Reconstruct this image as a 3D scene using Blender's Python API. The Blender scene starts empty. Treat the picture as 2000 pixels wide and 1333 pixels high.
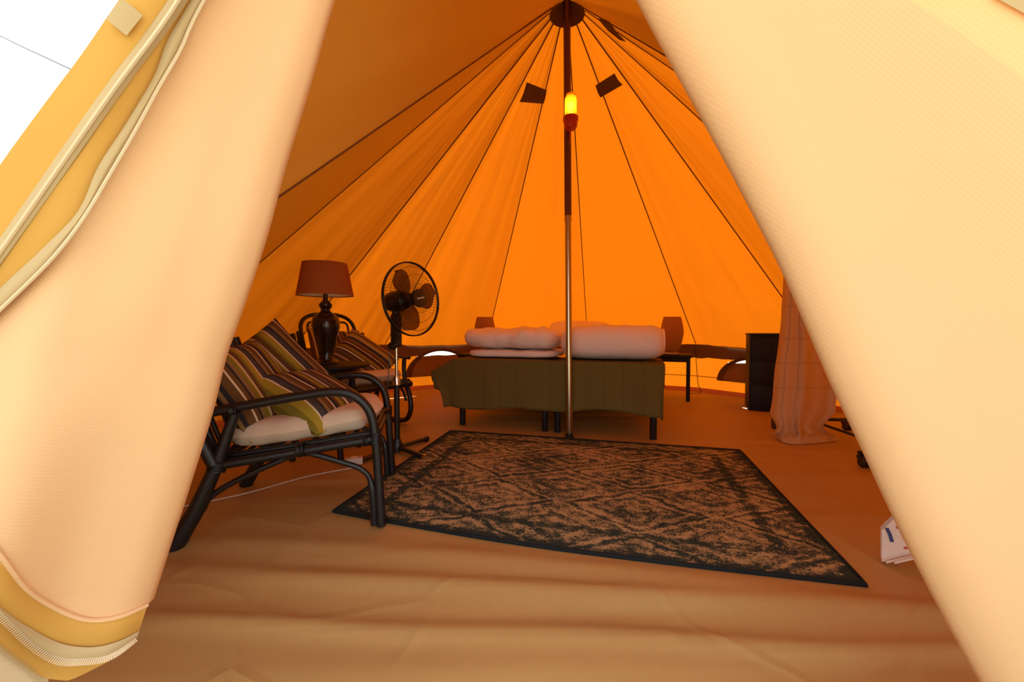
import bpy, bmesh, math, random
from mathutils import Vector, Matrix, noise
random.seed(7)
S = bpy.context.scene
COL = S.collection
pi = math.pi
V = Vector

# ------------------------------------------------------------------ camera
F, CX, CY, CAMZ = 800.0, 1000.0, 666.5, 0.82
PITCH = math.atan(27 / 800)
cam = bpy.data.cameras.new('camera'); cam.sensor_width = 36; cam.lens = F / 2000 * 36
cam.clip_start = 0.01
camo = bpy.data.objects.new('camera', cam); COL.objects.link(camo)
camo.location = (0, 0, CAMZ); camo.rotation_euler = (pi / 2 - PITCH, 0, 0)
S.camera = camo

# ------------------------------------------------------------------ light
w = bpy.data.worlds.new('sky'); S.world = w; w.use_nodes = True
bg = w.node_tree.nodes['Background']
bg.inputs[0].default_value = (0.93, 0.97, 1.0, 1); bg.inputs[1].default_value = 2.1
SUN_AZ, SUN_EL = math.radians(25), math.radians(29)
sl = bpy.data.lights.new('sun', 'SUN'); sl.energy = 24; sl.angle = math.radians(1.5); sl.color = (1, .95, .86)
so = bpy.data.objects.new('sun', sl); COL.objects.link(so)
sd = V((math.sin(SUN_AZ) * math.cos(SUN_EL), math.cos(SUN_AZ) * math.cos(SUN_EL), math.sin(SUN_EL)))
so.rotation_euler = (-sd).to_track_quat('-Z', 'Y').to_euler(); so.location = sd * 12
S.view_settings.view_transform = 'Standard'; S.view_settings.look = 'None'
S.view_settings.exposure = 0.0; S.view_settings.gamma = 1; S.view_settings.use_curve_mapping = False

# ------------------------------------------------------------------ measuring helper (survey of the place)
def at(px, py, Y):
    b = (CY - py) / F
    d = V(((px - CX) / F, math.cos(PITCH) + b * math.sin(PITCH), -math.sin(PITCH) + b * math.cos(PITCH)))
    return V((0, 0, CAMZ)) + d * (Y / d.y)
def fl(px, py, z=0.0):
    b = (CY - py) / F
    d = V(((px - CX) / F, math.cos(PITCH) + b * math.sin(PITCH), -math.sin(PITCH) + b * math.cos(PITCH)))
    return V((0, 0, CAMZ)) + d * ((z - CAMZ) / d.z)

# ------------------------------------------------------------------ node helpers
class NT:
    def __init__(s, name):
        s.m = bpy.data.materials.new(name); s.m.use_nodes = True
        s.t = s.m.node_tree; s.t.nodes.clear(); s.out = s.t.nodes.new('ShaderNodeOutputMaterial')
    def n(s, typ, **k):
        x = s.t.nodes.new(typ)
        for a, b in k.items():
            if a.startswith('i_'):
                key = a[2:]; key = int(key) if key.isdigit() else key.replace('_', ' ')
                x.inputs[key].default_value = b
            else: setattr(x, a, b)
        return x
    def l(s, a, b): s.t.links.new(a, b)
    def math(s, op, a, b=None, c=None):
        x = s.n('ShaderNodeMath', operation=op)
        for i, v in enumerate((a, b, c)):
            if v is None: continue
            if isinstance(v, (int, float)): x.inputs[i].default_value = v
            else: s.l(v, x.inputs[i])
        return x.outputs[0]
    def ramp(s, fac, stops, interp='LINEAR'):
        x = s.n('ShaderNodeValToRGB'); r = x.color_ramp; r.interpolation = interp
        while len(r.elements) < len(stops): r.elements.new(1)
        for e, (p, c) in zip(r.elements, stops): e.position = p; e.color = (*c, 1)
        s.l(fac, x.inputs[0]); return x.outputs[0]
    def mix(s, fac, a, b, blend='MIX'):
        x = s.n('ShaderNodeMix', data_type='RGBA', blend_type=blend)
        for k, v in ((0, fac), (6, a), (7, b)):
            if isinstance(v, (int, float)): x.inputs[k].default_value = v
            elif isinstance(v, tuple): x.inputs[k].default_value = (*v, 1)
            else: s.l(v, x.inputs[k])
        return x.outputs[2]
    def coords(s, kind='Object', scale=(1, 1, 1)):
        c = s.n('ShaderNodeTexCoord'); mp = s.n('ShaderNodeMapping'); mp.inputs['Scale'].default_value = scale
        s.l(c.outputs[kind], mp.inputs[0]); return mp.outputs[0]
    def noise(s, co, scale, detail=4, rough=.55, dist=0):
        x = s.n('ShaderNodeTexNoise', i_Scale=scale, i_Detail=detail, i_Roughness=rough, i_Distortion=dist)
        s.l(co, x.inputs['Vector']); return x.outputs['Fac']
    def bump(s, h, strength=.3, dist=.01, normal=None):
        x = s.n('ShaderNodeBump', i_Strength=strength, i_Distance=dist); s.l(h, x.inputs['Height'])
        if normal is not None: s.l(normal, x.inputs['Normal'])
        return x.outputs[0]

def plain(name, col, rough=.5, metal=0, var=.12, nscale=25, bump=.0, bscale=60, spec=.5, sheen=0):
    t = NT(name); co = t.coords()
    nz = t.noise(co, nscale)
    c = t.mix(nz, tuple(x * (1 - var) for x in col), tuple(min(1, x * (1 + var)) for x in col))
    b = t.n('ShaderNodeBsdfPrincipled', i_Roughness=rough, i_Metallic=metal)
    b.inputs['Specular IOR Level'].default_value = spec
    if sheen: b.inputs['Sheen Weight'].default_value = sheen
    t.l(c, b.inputs['Base Color'])
    if bump: t.l(t.bump(t.noise(co, bscale), bump, .004), b.inputs['Normal'])
    t.l(b.outputs[0], t.out.inputs[0]); return t.m

def cloth(name, refl, trans, weave=0.0, wscale=220, wrinkle=.0, wr=(3, 1.2), streak=0, var=.06, spots=0):
    """thin woven cloth: reflects one colour, lets another through; uv is in metres"""
    t = NT(name); uv = t.coords('UV')
    sx = t.n('ShaderNodeSeparateXYZ'); t.l(uv, sx.inputs[0])
    nz = t.noise(uv, 2.2, 5)
    c = t.mix(nz, tuple(x * (1 - var) for x in refl), tuple(min(1, x * (1 + var)) for x in refl))
    tr = t.mix(nz, tuple(x * (1 - var) for x in trans), tuple(min(1, x * (1 + var)) for x in trans))
    nrm = None
    if weave:
        a = t.math('SINE', t.math('MULTIPLY', t.math('ADD', sx.outputs[0], sx.outputs[1]), wscale * 6.283))
        b = t.math('SINE', t.math('MULTIPLY', t.math('SUBTRACT', sx.outputs[0], sx.outputs[1]), wscale * 6.283))
        h = t.math('MULTIPLY_ADD', t.math('MULTIPLY', a, b), .3, t.math('MULTIPLY', a, .5))
        k = t.math('MULTIPLY_ADD', h, .5, .5)
        c = t.mix(t.math('MULTIPLY', k, weave), c, tuple(x * .72 for x in refl))
        nrm = t.bump(h, .15, .0006)
    if spots:
        sp = t.noise(uv, 7, 2, .4)
        m = t.ramp(sp, [(.0, (1, 1, 1)), (.215, (1, 1, 1)), (.235, (0, 0, 0))])
        c = t.mix(t.math('MULTIPLY', m, .35), c, tuple(x * .55 for x in refl))
    if wrinkle:
        mp = t.n('ShaderNodeMapping'); mp.inputs['Scale'].default_value = (wr[0], wr[1], 1); t.l(uv, mp.inputs[0])
        w1 = t.noise(mp.outputs[0], 2.0, 1.2, .4, .5)
        nrm = t.bump(w1, wrinkle, .06, nrm)
    d = t.n('ShaderNodeBsdfDiffuse'); tl = t.n('ShaderNodeBsdfTranslucent'); ad = t.n('ShaderNodeAddShader')
    t.l(c, d.inputs[0]); t.l(tr, tl.inputs[0])
    if nrm is not None: t.l(nrm, d.inputs['Normal']); t.l(nrm, tl.inputs['Normal'])
    t.l(d.outputs[0], ad.inputs[0]); t.l(tl.outputs[0], ad.inputs[1]); t.l(ad.outputs[0], t.out.inputs[0])
    return t.m

# ------------------------------------------------------------------ mesh helpers
class MB:
    def __init__(s): s.v = []; s.f = []; s.uv = []
    def add(s, vs, fs, uv=None):
        o = len(s.v); s.v += [tuple(p) for p in vs]; s.f += [tuple(i + o for i in f) for f in fs]
        s.uv += list(uv) if uv else [(p[0], p[1] + p[2]) for p in vs]
        return s
    def grid(s, rows, uv=None, close_u=False):
        n, m = len(rows), len(rows[0]); vs = [p for r in rows for p in r]; fs = []
        for i in range(n - 1):
            for j in range(m if close_u else m - 1):
                k = (j + 1) % m
                fs.append((i * m + j, i * m + k, (i + 1) * m + k, (i + 1) * m + j))
        return s.add(vs, fs, [q for r in uv for q in r] if uv else None)
    def tube(s, pts, r, seg=10, closed=False, caps=True, flat=1.0):
        pts = [V(p) for p in pts]; n = len(pts)
        rs = r if isinstance(r, (list, tuple)) else [r] * n
        tang = []
        for i in range(n):
            a = pts[(i - 1) % n] if (closed or i > 0) else pts[0]
            b = pts[(i + 1) % n] if (closed or i < n - 1) else pts[-1]
            d = (b - a); tang.append(d.normalized() if d.length > 1e-9 else V((0, 0, 1)))
        t0 = tang[0]; up = V((0, 0, 1)) if abs(t0.z) < .9 else V((1, 0, 0))
        nrm = (up - t0 * up.dot(t0)).normalized(); rows = []
        for i in range(n):
            t = tang[i]; nrm = (nrm - t * nrm.dot(t)).normalized(); b = t.cross(nrm)
            rows.append([pts[i] + (nrm * math.cos(a) * rs[i] * flat + b * math.sin(a) * rs[i]) for a in [2 * pi * k / seg for k in range(seg)]])
        if closed: rows.append(rows[0])
        o = len(s.v); s.grid(rows, close_u=True)
        if caps and not closed:
            s.f.append(tuple(o + k for k in range(seg))[::-1]); s.f.append(tuple(o + (n - 1) * seg + k for k in range(seg)))
        return s
    def lathe(s, prof, seg=28, c=(0, 0, 0), axis=None):
        rows = []
        for r, z in prof:
            rows.append([V((r * math.cos(2 * pi * k / seg), r * math.sin(2 * pi * k / seg), z)) for k in range(seg)])
        if axis is not None:
            q = V((0, 0, 1)).rotation_difference(V(axis))
            rows = [[q @ p for p in r] for r in rows]
        rows = [[p + V(c) for p in r] for r in rows]
        o = len(s.v); s.grid(rows, close_u=True)
        if tuple(prof[0]) == tuple(prof[-1]): return s
        if prof[0][0] > 1e-4: s.f.append(tuple(o + k for k in range(seg))[::-1])
        if prof[-1][0] > 1e-4: s.f.append(tuple(o + (len(prof) - 1) * seg + k for k in range(seg)))
        return s
    def box(s, c, d, bev=.004, rot=None):
        bm = bmesh.new(); bmesh.ops.create_cube(bm, size=1)
        for v in bm.verts: v.co = V((v.co.x * d[0], v.co.y * d[1], v.co.z * d[2]))
        if bev: bmesh.ops.bevel(bm, geom=bm.edges[:], offset=min(bev, min(d) * .45), segments=2, profile=.6, affect='EDGES')
        vs = []
        for v in bm.verts:
            p = v.co.copy()
            if rot is not None: p = rot @ p
            vs.append(p + V(c))
        fs = [tuple(v.index for v in f.verts) for f in bm.faces]; bm.free()
        return s.add(vs, fs)
    def ob(s, name, mat, parent=None, smooth=True, ang=40):
        me = bpy.data.meshes.new(name); me.from_pydata(s.v, [], s.f)
        ul = me.uv_layers.new(name='UVMap')
        for lp in me.loops: ul.data[lp.index].uv = s.uv[lp.vertex_index]
        if smooth:
            me.shade_smooth()
            try: me.set_sharp_from_angle(angle=math.radians(ang))
            except Exception: pass
        me.materials.append(mat); me.update()
        o = bpy.data.objects.new(name, me); COL.objects.link(o)
        if parent is not None: o.parent = parent
        return o

def cr(pts, n=6, closed=False):
    """catmull-rom through the points"""
    P = [V(p) for p in pts]; N = len(P); out = []
    for i in range(N if closed else N - 1):
        g = lambda k: P[k % N] if closed else P[max(0, min(N - 1, k))]
        a, b, c, d = g(i - 1), g(i), g(i + 1), g(i + 2)
        for k in range(n):
            t = k / n
            out.append(.5 * ((2 * b) + (c - a) * t + (2 * a - 5 * b + 4 * c - d) * t * t + (3 * b - a - 3 * c + d) * t ** 3))
    if not closed: out.append(P[-1])
    return out
def resample(pts, n):
    L = [0]
    for a, b in zip(pts, pts[1:]): L.append(L[-1] + (V(b) - V(a)).length)
    out = []; k = 0
    for i in range(n):
        t = L[-1] * i / (n - 1)
        while k < len(L) - 2 and L[k + 1] < t: k += 1
        f = (t - L[k]) / max(1e-9, L[k + 1] - L[k]); out.append(V(pts[k]).lerp(V(pts[k + 1]), max(0, min(1, f))))
    return out
def tag(o, label=None, cat=None, group=None, kind=None):
    if label: o['label'] = label
    if cat: o['category'] = cat
    if group: o['group'] = group
    if kind: o['kind'] = kind
    return o
def empty(name, loc=(0, 0, 0), rz=0, **k):
    o = bpy.data.objects.new(name, None); COL.objects.link(o); o.location = loc; o.rotation_euler = (0, 0, rz)
    o.empty_display_size = .1
    return tag(o, **k)
def copy_tree(o, parent=None):
    c = o.copy(); COL.objects.link(c); c.parent = parent
    for ch in list(o.children): copy_tree(ch, c)
    return c
def nz(p, s=1.0): return noise.noise(V(p) * s)
def sm(a, b, x):
    t = max(0, min(1, (x - a) / (b - a))); return t * t * (3 - 2 * t)

# ------------------------------------------------------------------ materials
CANVAS_R = (.56, .33, .105)
M = {}
M['roof'] = cloth('roof_canvas', (.50, .26, .055), (.092, .0205, .0003), wrinkle=.3, wr=(1.8, .35))
M['wall'] = cloth('wall_canvas', (.50, .26, .055), (.105, .026, .0005), wrinkle=.3, wr=(3, 1.2))
M['eave'] = cloth('eave_canvas', (.30, .16, .05), (.008, .0025, .0002), wrinkle=.3, wr=(4, 1.5))
M['door'] = cloth('door_canvas', (.80, .495, .26), (.03, .010, .001), weave=.24, wscale=150, wrinkle=.12, wr=(1.4, .6), spots=1)
M['border'] = cloth('yellow_border', (.60, .325, .075), (.03, .012, .001), wrinkle=.1, wr=(2, 1))
M['tape'] = cloth('zip_tape', (.52, .38, .2), (.02, .012, .002), wrinkle=.2, wr=(8, 3))
M['pale'] = cloth('pale_sheet', (.7, .55, .35), (.05, .03, .01))
M['patch'] = plain('brown_patch_cloth', (.13, .06, .015), .9, var=.2)
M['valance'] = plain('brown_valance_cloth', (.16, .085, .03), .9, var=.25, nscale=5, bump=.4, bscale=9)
M['seam'] = plain('seam_tape', (.17, .055, .008), .9)
M['redtrim'] = cloth('red_trim', (.5, .2, .08), (.06, .012, .001))
M['black'] = plain('black_lacquered_rattan', (.007, .0065, .0065), .4, var=.4, nscale=40, bump=.15)
M['blackwood'] = plain('black_wood', (.008, .006, .005), .55, var=.3, nscale=12, spec=.3)
M['plastic'] = plain('black_plastic', (.012, .012, .013), .32, var=.1)
M['chrome'] = plain('chrome', (.75, .73, .7), .18, 1, var=.03)
M['pole'] = plain('galvanised_pole', (.55, .5, .4), .22, 1, var=.05)
M['poledark'] = plain('dark_pole', (.16, .07, .04), .35, .6, var=.1)
M['cable_w'] = plain('white_cable', (.6, .5, .42), .5)
M['cushion'] = plain('cream_cushion', (.66, .52, .38), .95, var=.06, nscale=30, bump=.25, bscale=25)
M['duvet'] = plain('white_cotton', (.9, .76, .73), .95, var=.03, nscale=8, bump=.9, bscale=14)
M['terracotta'] = None
M['wirecage'] = plain('dark_wire', (.03, .015, .01), .45, .3)

def floor_mat():
    t = NT('groundsheet'); co = t.coords(); b = t.n('ShaderNodeBsdfPrincipled', i_Roughness=.52)
    n1 = t.noise(co, 1.7, 5); n2 = t.noise(co, 30, 3)
    c = t.mix(n1, (.42, .25, .085), (.51, .315, .115)); c = t.mix(t.math('MULTIPLY', n2, .2), c, (.27, .14, .05))
    specks = t.ramp(t.noise(co, 26, 1, .3), [(0, (1, 1, 1)), (.13, (1, 1, 1)), (.15, (0, 0, 0))])
    c = t.mix(t.math('MULTIPLY', specks, .7), c, (.12, .06, .03))
    t.l(c, b.inputs['Base Color'])
    b.inputs['Specular IOR Level'].default_value = .35
    vo = t.n('ShaderNodeTexVoronoi', feature='DISTANCE_TO_EDGE', i_Scale=1.7)
    wq = t.n('ShaderNodeTexNoise', i_Scale=2.0); t.l(co, wq.inputs['Vector'])
    ad = t.mix(.25, co, wq.outputs['Color']); t.l(ad, vo.inputs['Vector'])
    cre = t.ramp(vo.outputs['Distance'], [(0, (1, 1, 1)), (.035, (0, 0, 0))])
    mp = t.n('ShaderNodeMapping'); mp.inputs['Scale'].default_value = (.6, 3.2, 1); mp.inputs['Rotation'].default_value = (0, 0, .2); t.l(co, mp.inputs[0])
    w1 = t.noise(mp.outputs[0], 1.3, 1.5, .4, .3)
    nb = t.bump(w1, .55, .06); nb = t.bump(cre, .35, .006, nb); nb = t.bump(n2, .08, .004, nb)
    t.l(nb, b.inputs['Normal']); t.l(b.outputs[0], t.out.inputs[0]); return t.m
M['floor'] = floor_mat()

def ground_mat():
    t = NT('outside_ground'); co = t.coords(); b = t.n('ShaderNodeBsdfPrincipled', i_Roughness=.95)
    c = t.mix(t.noise(co, 3, 6), (.30, .27, .15), (.42, .38, .24)); t.l(c, b.inputs['Base Color'])
    t.l(t.bump(t.noise(co, 40, 4), .5, .02), b.inputs['Normal']); t.l(b.outputs[0], t.out.inputs[0]); return t.m
M['ground'] = ground_mat()

def stripe_mat():
    t = NT('striped_pillow_cloth'); uv = t.coords('UV')
    sx = t.n('ShaderNodeSeparateXYZ'); t.l(uv, sx.inputs[0])
    u = t.math('FRACT', t.math('MULTIPLY', sx.outputs[0], 2.7))
    G, Y, W, K, B, P, T = (.20, .155, .02), (.36, .25, .025), (.66, .5, .32), (.028, .024, .024), (.13, .062, .02), (.07, .055, .05), (.24, .13, .045)
    seq = [(G, 1.5), (Y, 3), (W, .9), (P, 3), (K, 1), (T, 2), (B, 3), (W, 1), (K, 2), (B, 2), (Y, 1), (G, 2), (K, 1), (W, 1.4), (P, 3), (T, 1), (K, 1),
           (B, 3), (W, .8), (B, 2), (K, 1), (T, 2), (G, 2), (Y, 1), (W, .8), (B, 3)]
    seq = seq[:26]; tot = sum(x[1] for x in seq); pos = 0; st = []
    for c, wd in seq: st.append((pos / tot, c)); pos += wd
    c = t.ramp(u, st, 'CONSTANT')
    th = t.math('SINE', t.math('MULTIPLY', sx.outputs[1], 900))
    b = t.n('ShaderNodeBsdfPrincipled', i_Roughness=.95); t.l(c, b.inputs['Base Color'])
    b.inputs['Specular IOR Level'].default_value = .15
    t.l(t.bump(th, .1, .001), b.inputs['Normal']); t.l(b.outputs[0], t.out.inputs[0]); return t.m
M['stripe'] = stripe_mat()

def rug_mat():
    t = NT('faded_rug'); uv = t.coords('UV')     # uv in metres
    wq = t.n('ShaderNodeTexNoise', i_Scale=9.0, i_Detail=3); t.l(uv, wq.inputs['Vector'])
    dv = t.n('ShaderNodeVectorMath', operation='SCALE'); dv.inputs['Scale'].default_value = .09; t.l(wq.outputs['Color'], dv.inputs[0])
    av = t.n('ShaderNodeVectorMath', operation='ADD'); t.l(uv, av.inputs[0]); t.l(dv.outputs[0], av.inputs[1])
    s = t.n('ShaderNodeSeparateXYZ'); t.l(av.outputs[0], s.inputs[0])
    def tri(x, per):   # 0..1 triangle
        return t.math('PINGPONG', t.math('MULTIPLY', x, 2.0 / per), 1.0)
    X, Y = s.outputs[0], s.outputs[1]
    d = t.math('ABSOLUTE', t.math('SUBTRACT', t.math('ADD', tri(X, .66), tri(Y, .50)), 1.0))       # lattice of diamonds
    ring = t.math('SINE', t.math('MULTIPLY', t.math('ADD', tri(X, .66), tri(Y, .50)), 19))
    pat = t.math('MULTIPLY_ADD', ring, .20, t.math('MULTIPLY', t.ramp(d, [(0, (1, 1, 1)), (.10, (.1, .1, .1)), (.22, (.75, .75, .75)), (.6, (.3, .3, .3)), (1, (.7, .7, .7))]), .7))
    big = t.noise(uv, 3.2, 3, .55); mid = t.noise(uv, 22, 4, .6, .8)
    mp = t.n('ShaderNodeMapping'); mp.inputs['Scale'].default_value = (34, 160, 1); t.l(uv, mp.inputs[0])
    fine = t.noise(mp.outputs[0], 1, 3, .65)
    mp2 = t.n('ShaderNodeMapping'); mp2.inputs['Scale'].default_value = (95, 70, 1); t.l(uv, mp2.inputs[0])
    fine2 = t.noise(mp2.outputs[0], 1, 3, .7)
    h = t.math('ADD', t.math('MULTIPLY', pat, .26), t.math('MULTIPLY', big, .45))
    h = t.math('ADD', h, t.math('MULTIPLY', mid, .62)); h = t.math('ADD', h, t.math('MULTIPLY', fine, .35)); h = t.math('ADD', h, t.math('MULTIPLY', fine2, .75))
    # border: rug is 1.9 x 1.85 in its own metres
    us = t.n('ShaderNodeSeparateXYZ'); t.l(uv, us.inputs[0])
    ex = t.math('MINIMUM', us.outputs[0], t.math('SUBTRACT', RUGW, us.outputs[0]))
    ey = t.math('MINIMUM', us.outputs[1], t.math('SUBTRACT', RUGL, us.outputs[1]))
    e = t.math('MINIMUM', ex, ey)
    bord = t.ramp(e, [(0, (.2, .2, .2)), (.03, (.16, .16, .16)), (.05, (.03, .03, .03)), (.15, (.0, .0, .0)), (.165, (.13, .13, .13)), (.2, (.11, .11, .11)), (.215, (0, 0, 0)), (1, (0, 0, 0))])
    h = t.math('MULTIPLY', t.math('SUBTRACT', h, bord), .7)
    c = t.ramp(h, [(.735, (.026, .038, .034)), (.785, (.09, .09, .058)), (.83, (.25, .185, .09)), (.91, (.50, .36, .175))])
    c = t.mix(t.math('MULTIPLY', t.noise(uv, 5, 2), .22), c, (.06, .075, .06))
    b = t.n('ShaderNodeBsdfPrincipled', i_Roughness=1.0); b.inputs['Specular IOR Level'].default_value = .1
    t.l(c, b.inputs['Base Color']); t.l(t.bump(fine, .4, .004), b.inputs['Normal']); t.l(b.outputs[0], t.out.inputs[0]); return t.m
RUGW, RUGL = 1.95, 1.75
M['rug'] = rug_mat()
M['binding'] = plain('rug_binding', (.016, .019, .019), .95, var=.2, spec=.1)

def blanket_mat():
    t = NT('olive_quilt'); uv = t.coords('UV'); s = t.n('ShaderNodeSeparateXYZ'); t.l(uv, s.inputs[0])
    pp = t.math('PINGPONG', s.outputs[0], .0675)
    line = t.ramp(t.math('MULTIPLY', pp, 14.8), [(0, (0, 0, 0)), (.06, (1, 1, 1))])
    mp = t.n('ShaderNodeMapping'); mp.inputs['Scale'].default_value = (40, 250, 1); t.l(uv, mp.inputs[0])
    n = t.noise(mp.outputs[0], 1, 3); n2 = t.noise(uv, 6, 4)
    c = t.mix(n, (.135, .098, .024), (.18, .135, .038)); c = t.mix(t.math('MULTIPLY', n2, .4), c, (.115, .09, .024))
    b = t.n('ShaderNodeBsdfPrincipled', i_Roughness=.95); b.inputs['Specular IOR Level'].default_value = .15; t.l(c, b.inputs['Base Color'])
    c2_ = t.mix(t.math('MULTIPLY', t.math('SUBTRACT', 1.0, line), .35), c, (.06, .045, .012)); t.l(c2_, b.inputs['Base Color'])
    t.l(t.bump(n2, .3, .02, t.bump(line, .35, .004)), b.inputs['Normal']); t.l(b.outputs[0], t.out.inputs[0]); return t.m
M['blanket'] = blanket_mat()

def weave_shade(name, col, tr, sc):
    t = NT(name); uv = t.coords('UV'); s = t.n('ShaderNodeSeparateXYZ'); t.l(uv, s.inputs[0])
    a = t.math('SINE', t.math('MULTIPLY', s.outputs[0], sc)); b = t.math('SINE', t.math('MULTIPLY', s.outputs[1], sc))
    k = t.math('MULTIPLY_ADD', t.math('MULTIPLY', a, b), .5, .5)
    d = t.n('ShaderNodeBsdfDiffuse'); tl = t.n('ShaderNodeBsdfTranslucent'); ad = t.n('ShaderNodeAddShader')
    t.l(t.mix(k, tuple(x * .6 for x in col), col), d.inputs[0]); t.l(t.mix(k, tuple(x * .5 for x in tr), tr), tl.inputs[0])
    nb = t.bump(k, .4, .003); t.l(nb, d.inputs['Normal'])
    t.l(d.outputs[0], ad.inputs[0]); t.l(tl.outputs[0], ad.inputs[1]); t.l(ad.outputs[0], t.out.inputs[0]); return t.m
M['wicker'] = weave_shade('wicker_shade', (.5, .24, .085), (.25, .08, .014), 420)
M['terracotta'] = weave_shade('terracotta_linen', (.46, .14, .038), (.16, .036, .006), 1500)
M['shade_in'] = plain('shade_lining', (.92, .8, .62), .8)
M['vase'] = plain('dark_glazed_ceramic', (.02, .009, .006), .18, var=.4, nscale=9)
M['sheer'] = cloth('sheer_curtain', (.46, .36, .22), (.22, .15, .05), wrinkle=.25, wr=(5, 2))
M['crease'] = cloth('curtain_crease', (.5, .33, .22), (.12, .075, .035))
M['red'] = plain('red_plastic', (.55, .03, .015), .4)
M['paper'] = plain('printed_paper', (.75, .62, .52), .7, var=.04)
M['reddot'] = plain('red_print', (.5, .05, .04), .7)
M['bluemark'] = plain('blue_print', (.03, .04, .16), .6)
M['silverprint'] = plain('silver_print', (.5, .42, .38), .5)
def glass_mat():
    t = NT('amber_glass'); g = t.n('ShaderNodeBsdfGlass', i_Roughness=.25, i_IOR=1.2); g.inputs[0].default_value = (1, .72, .2, 1)
    tr = t.n('ShaderNodeBsdfTranslucent'); tr.inputs[0].default_value = (1, .6, .1, 1); mx = t.n('ShaderNodeMixShader'); mx.inputs[0].default_value = .4
    t.l(g.outputs[0], mx.inputs[1]); t.l(tr.outputs[0], mx.inputs[2]); t.l(mx.outputs[0], t.out.inputs[0]); return t.m
M['glass'] = glass_mat()
def emis(name, col, st):
    t = NT(name); e = t.n('ShaderNodeEmission'); e.inputs[0].default_value = (*col, 1); e.inputs[1].default_value = st; t.l(e.outputs[0], t.out.inputs[0]); return t.m
M['bulb'] = emis('lit_bulb', (1, .75, .35), 9)
def blade_mat():
    t = NT('smoked_fan_blade'); p = t.n('ShaderNodeBsdfPrincipled', i_Roughness=.3); p.inputs['Base Color'].default_value = (.05, .025, .012, 1)
    tr = t.n('ShaderNodeBsdfTransparent'); tr.inputs[0].default_value = (.55, .46, .38, 1); mx = t.n('ShaderNodeMixShader'); mx.inputs[0].default_value = .3
    t.l(tr.outputs[0], mx.inputs[1]); t.l(p.outputs[0], mx.inputs[2]); t.l(mx.outputs[0], t.out.inputs[0]); return t.m
M['blade'] = blade_mat()

# ------------------------------------------------------------------ tent shell
POLE = fl(1112, 857); POLE.z = 0
APEX = at(1107, -6, POLE.y)
R, WT = 2.92, .60
SEAM = [-139, -117, -94, -66, -43.5, -15.5, 13, 41, 67, 89, 106, 128, 146]     # degrees from straight back, clockwise seen from above
def rim(a, r=R, z=WT): a = math.radians(a); return V((POLE.x + r * math.sin(a), POLE.y + r * math.cos(a), z))
DFL, DFR = V((-1.12, .62, .50)), V((1.48, .60, .50))           # feet of the door opening
DAP = V((-.12, .76, 2.11))                                   # head of the A-frame door
ceiling = empty('ceiling', label='orange canvas cone roof of the bell tent', kind='structure')

def roof_panel(P0, P1, width_hint, sag=.05, n=30, m=26, r0=.0, seedv=0):
    mb = MB(); rows = []; uvs = []
    nrm = (P1 - APEX).cross(P0 - APEX).normalized()
    mid = (P0 + P1) / 2
    if nrm.dot(mid - V((POLE.x, POLE.y, 0))) < 0: nrm = -nrm
    for i in range(m + 1):
        v = r0 + (1 - r0) * i / m; row = []; uv = []
        for j in range(n + 1):
            u = j / n; p = APEX.lerp(P0.lerp(P1, u), v)
            s = math.sin(pi * u)
            d = -sag * s * v * (1 - .35 * v) * 1.2
            # soft folds running along the panel, stronger by the seams and low down
            d += .016 * v * s * nz((u * 5.2 + seedv * 7.3, v * 1.4, seedv)) + .008 * v * s * nz((u * 13 + seedv, v * 2.2, 3.1 + seedv))
            d += .03 * v * (math.exp(-((u - .10) / .05) ** 2) * (.6 + .6 * nz((v * 3, seedv, 4))) + .6 * math.exp(-((u - .93) / .04) ** 2) * (.5 + nz((v * 3, seedv, 9)))) * s ** .3
            row.append(p + nrm * d); uv.append((u * width_hint + seedv, v * 3.6))
        rows.append(row); uvs.append(uv)
    return mb.grid(rows, uvs)
for k in range(len(SEAM) - 1):
    roof_panel(rim(SEAM[k]), rim(SEAM[k + 1]), 1.2, seedv=k).ob('roof_panel', M['roof'], ceiling)
roof_panel(DFL, rim(SEAM[0]), 1.0, seedv=21, sag=.04).ob('roof_panel', M['roof'], ceiling)
roof_panel(rim(SEAM[-1]), DFR, 1.0, seedv=22, sag=.04).ob('roof_panel', M['roof'], ceiling)
roof_panel(DAP, DFL, 1.6, seedv=23, sag=.03, n=24).ob('roof_panel', M['roof'], ceiling)
roof_panel(DFR, DAP, 1.6, seedv=24, sag=.03, n=24).ob('roof_panel', M['roof'], ceiling)
CEN = V((POLE.x, POLE.y, 1.0))
def inward(p, d):
    q = (CEN - p); q.z = max(q.z, -.3) * .4; return p + q.normalized() * d
for a in SEAM:
    P = rim(a); pts = [inward(APEX.lerp(P, t), .006) for t in (.045, .3, .55, .8, .995)]
    MB().tube(pts, .0048 if abs(a) < 80 else .0036, 6).ob('roof_seam', M['seam'], ceiling)
for P in (DFL, DFR, DAP):
    pts = [inward(APEX.lerp(P, t), .006) for t in (.045, .5, .99)]
    MB().tube(pts, .0034, 6).ob('roof_seam', M['seam'], ceiling)
# reinforcing patch around the pole head
mb = MB(); rows = []
aa = [SEAM[0] + (SEAM[-1] - SEAM[0]) * i / 30 for i in range(31)]
rows = [[inward(APEX.lerp(rim(a), t), .012) for a in aa] for t in (.004, .02, .034, .046)]
mb.grid(rows).ob('pole_head_patch', M['patch'], ceiling)
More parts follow.
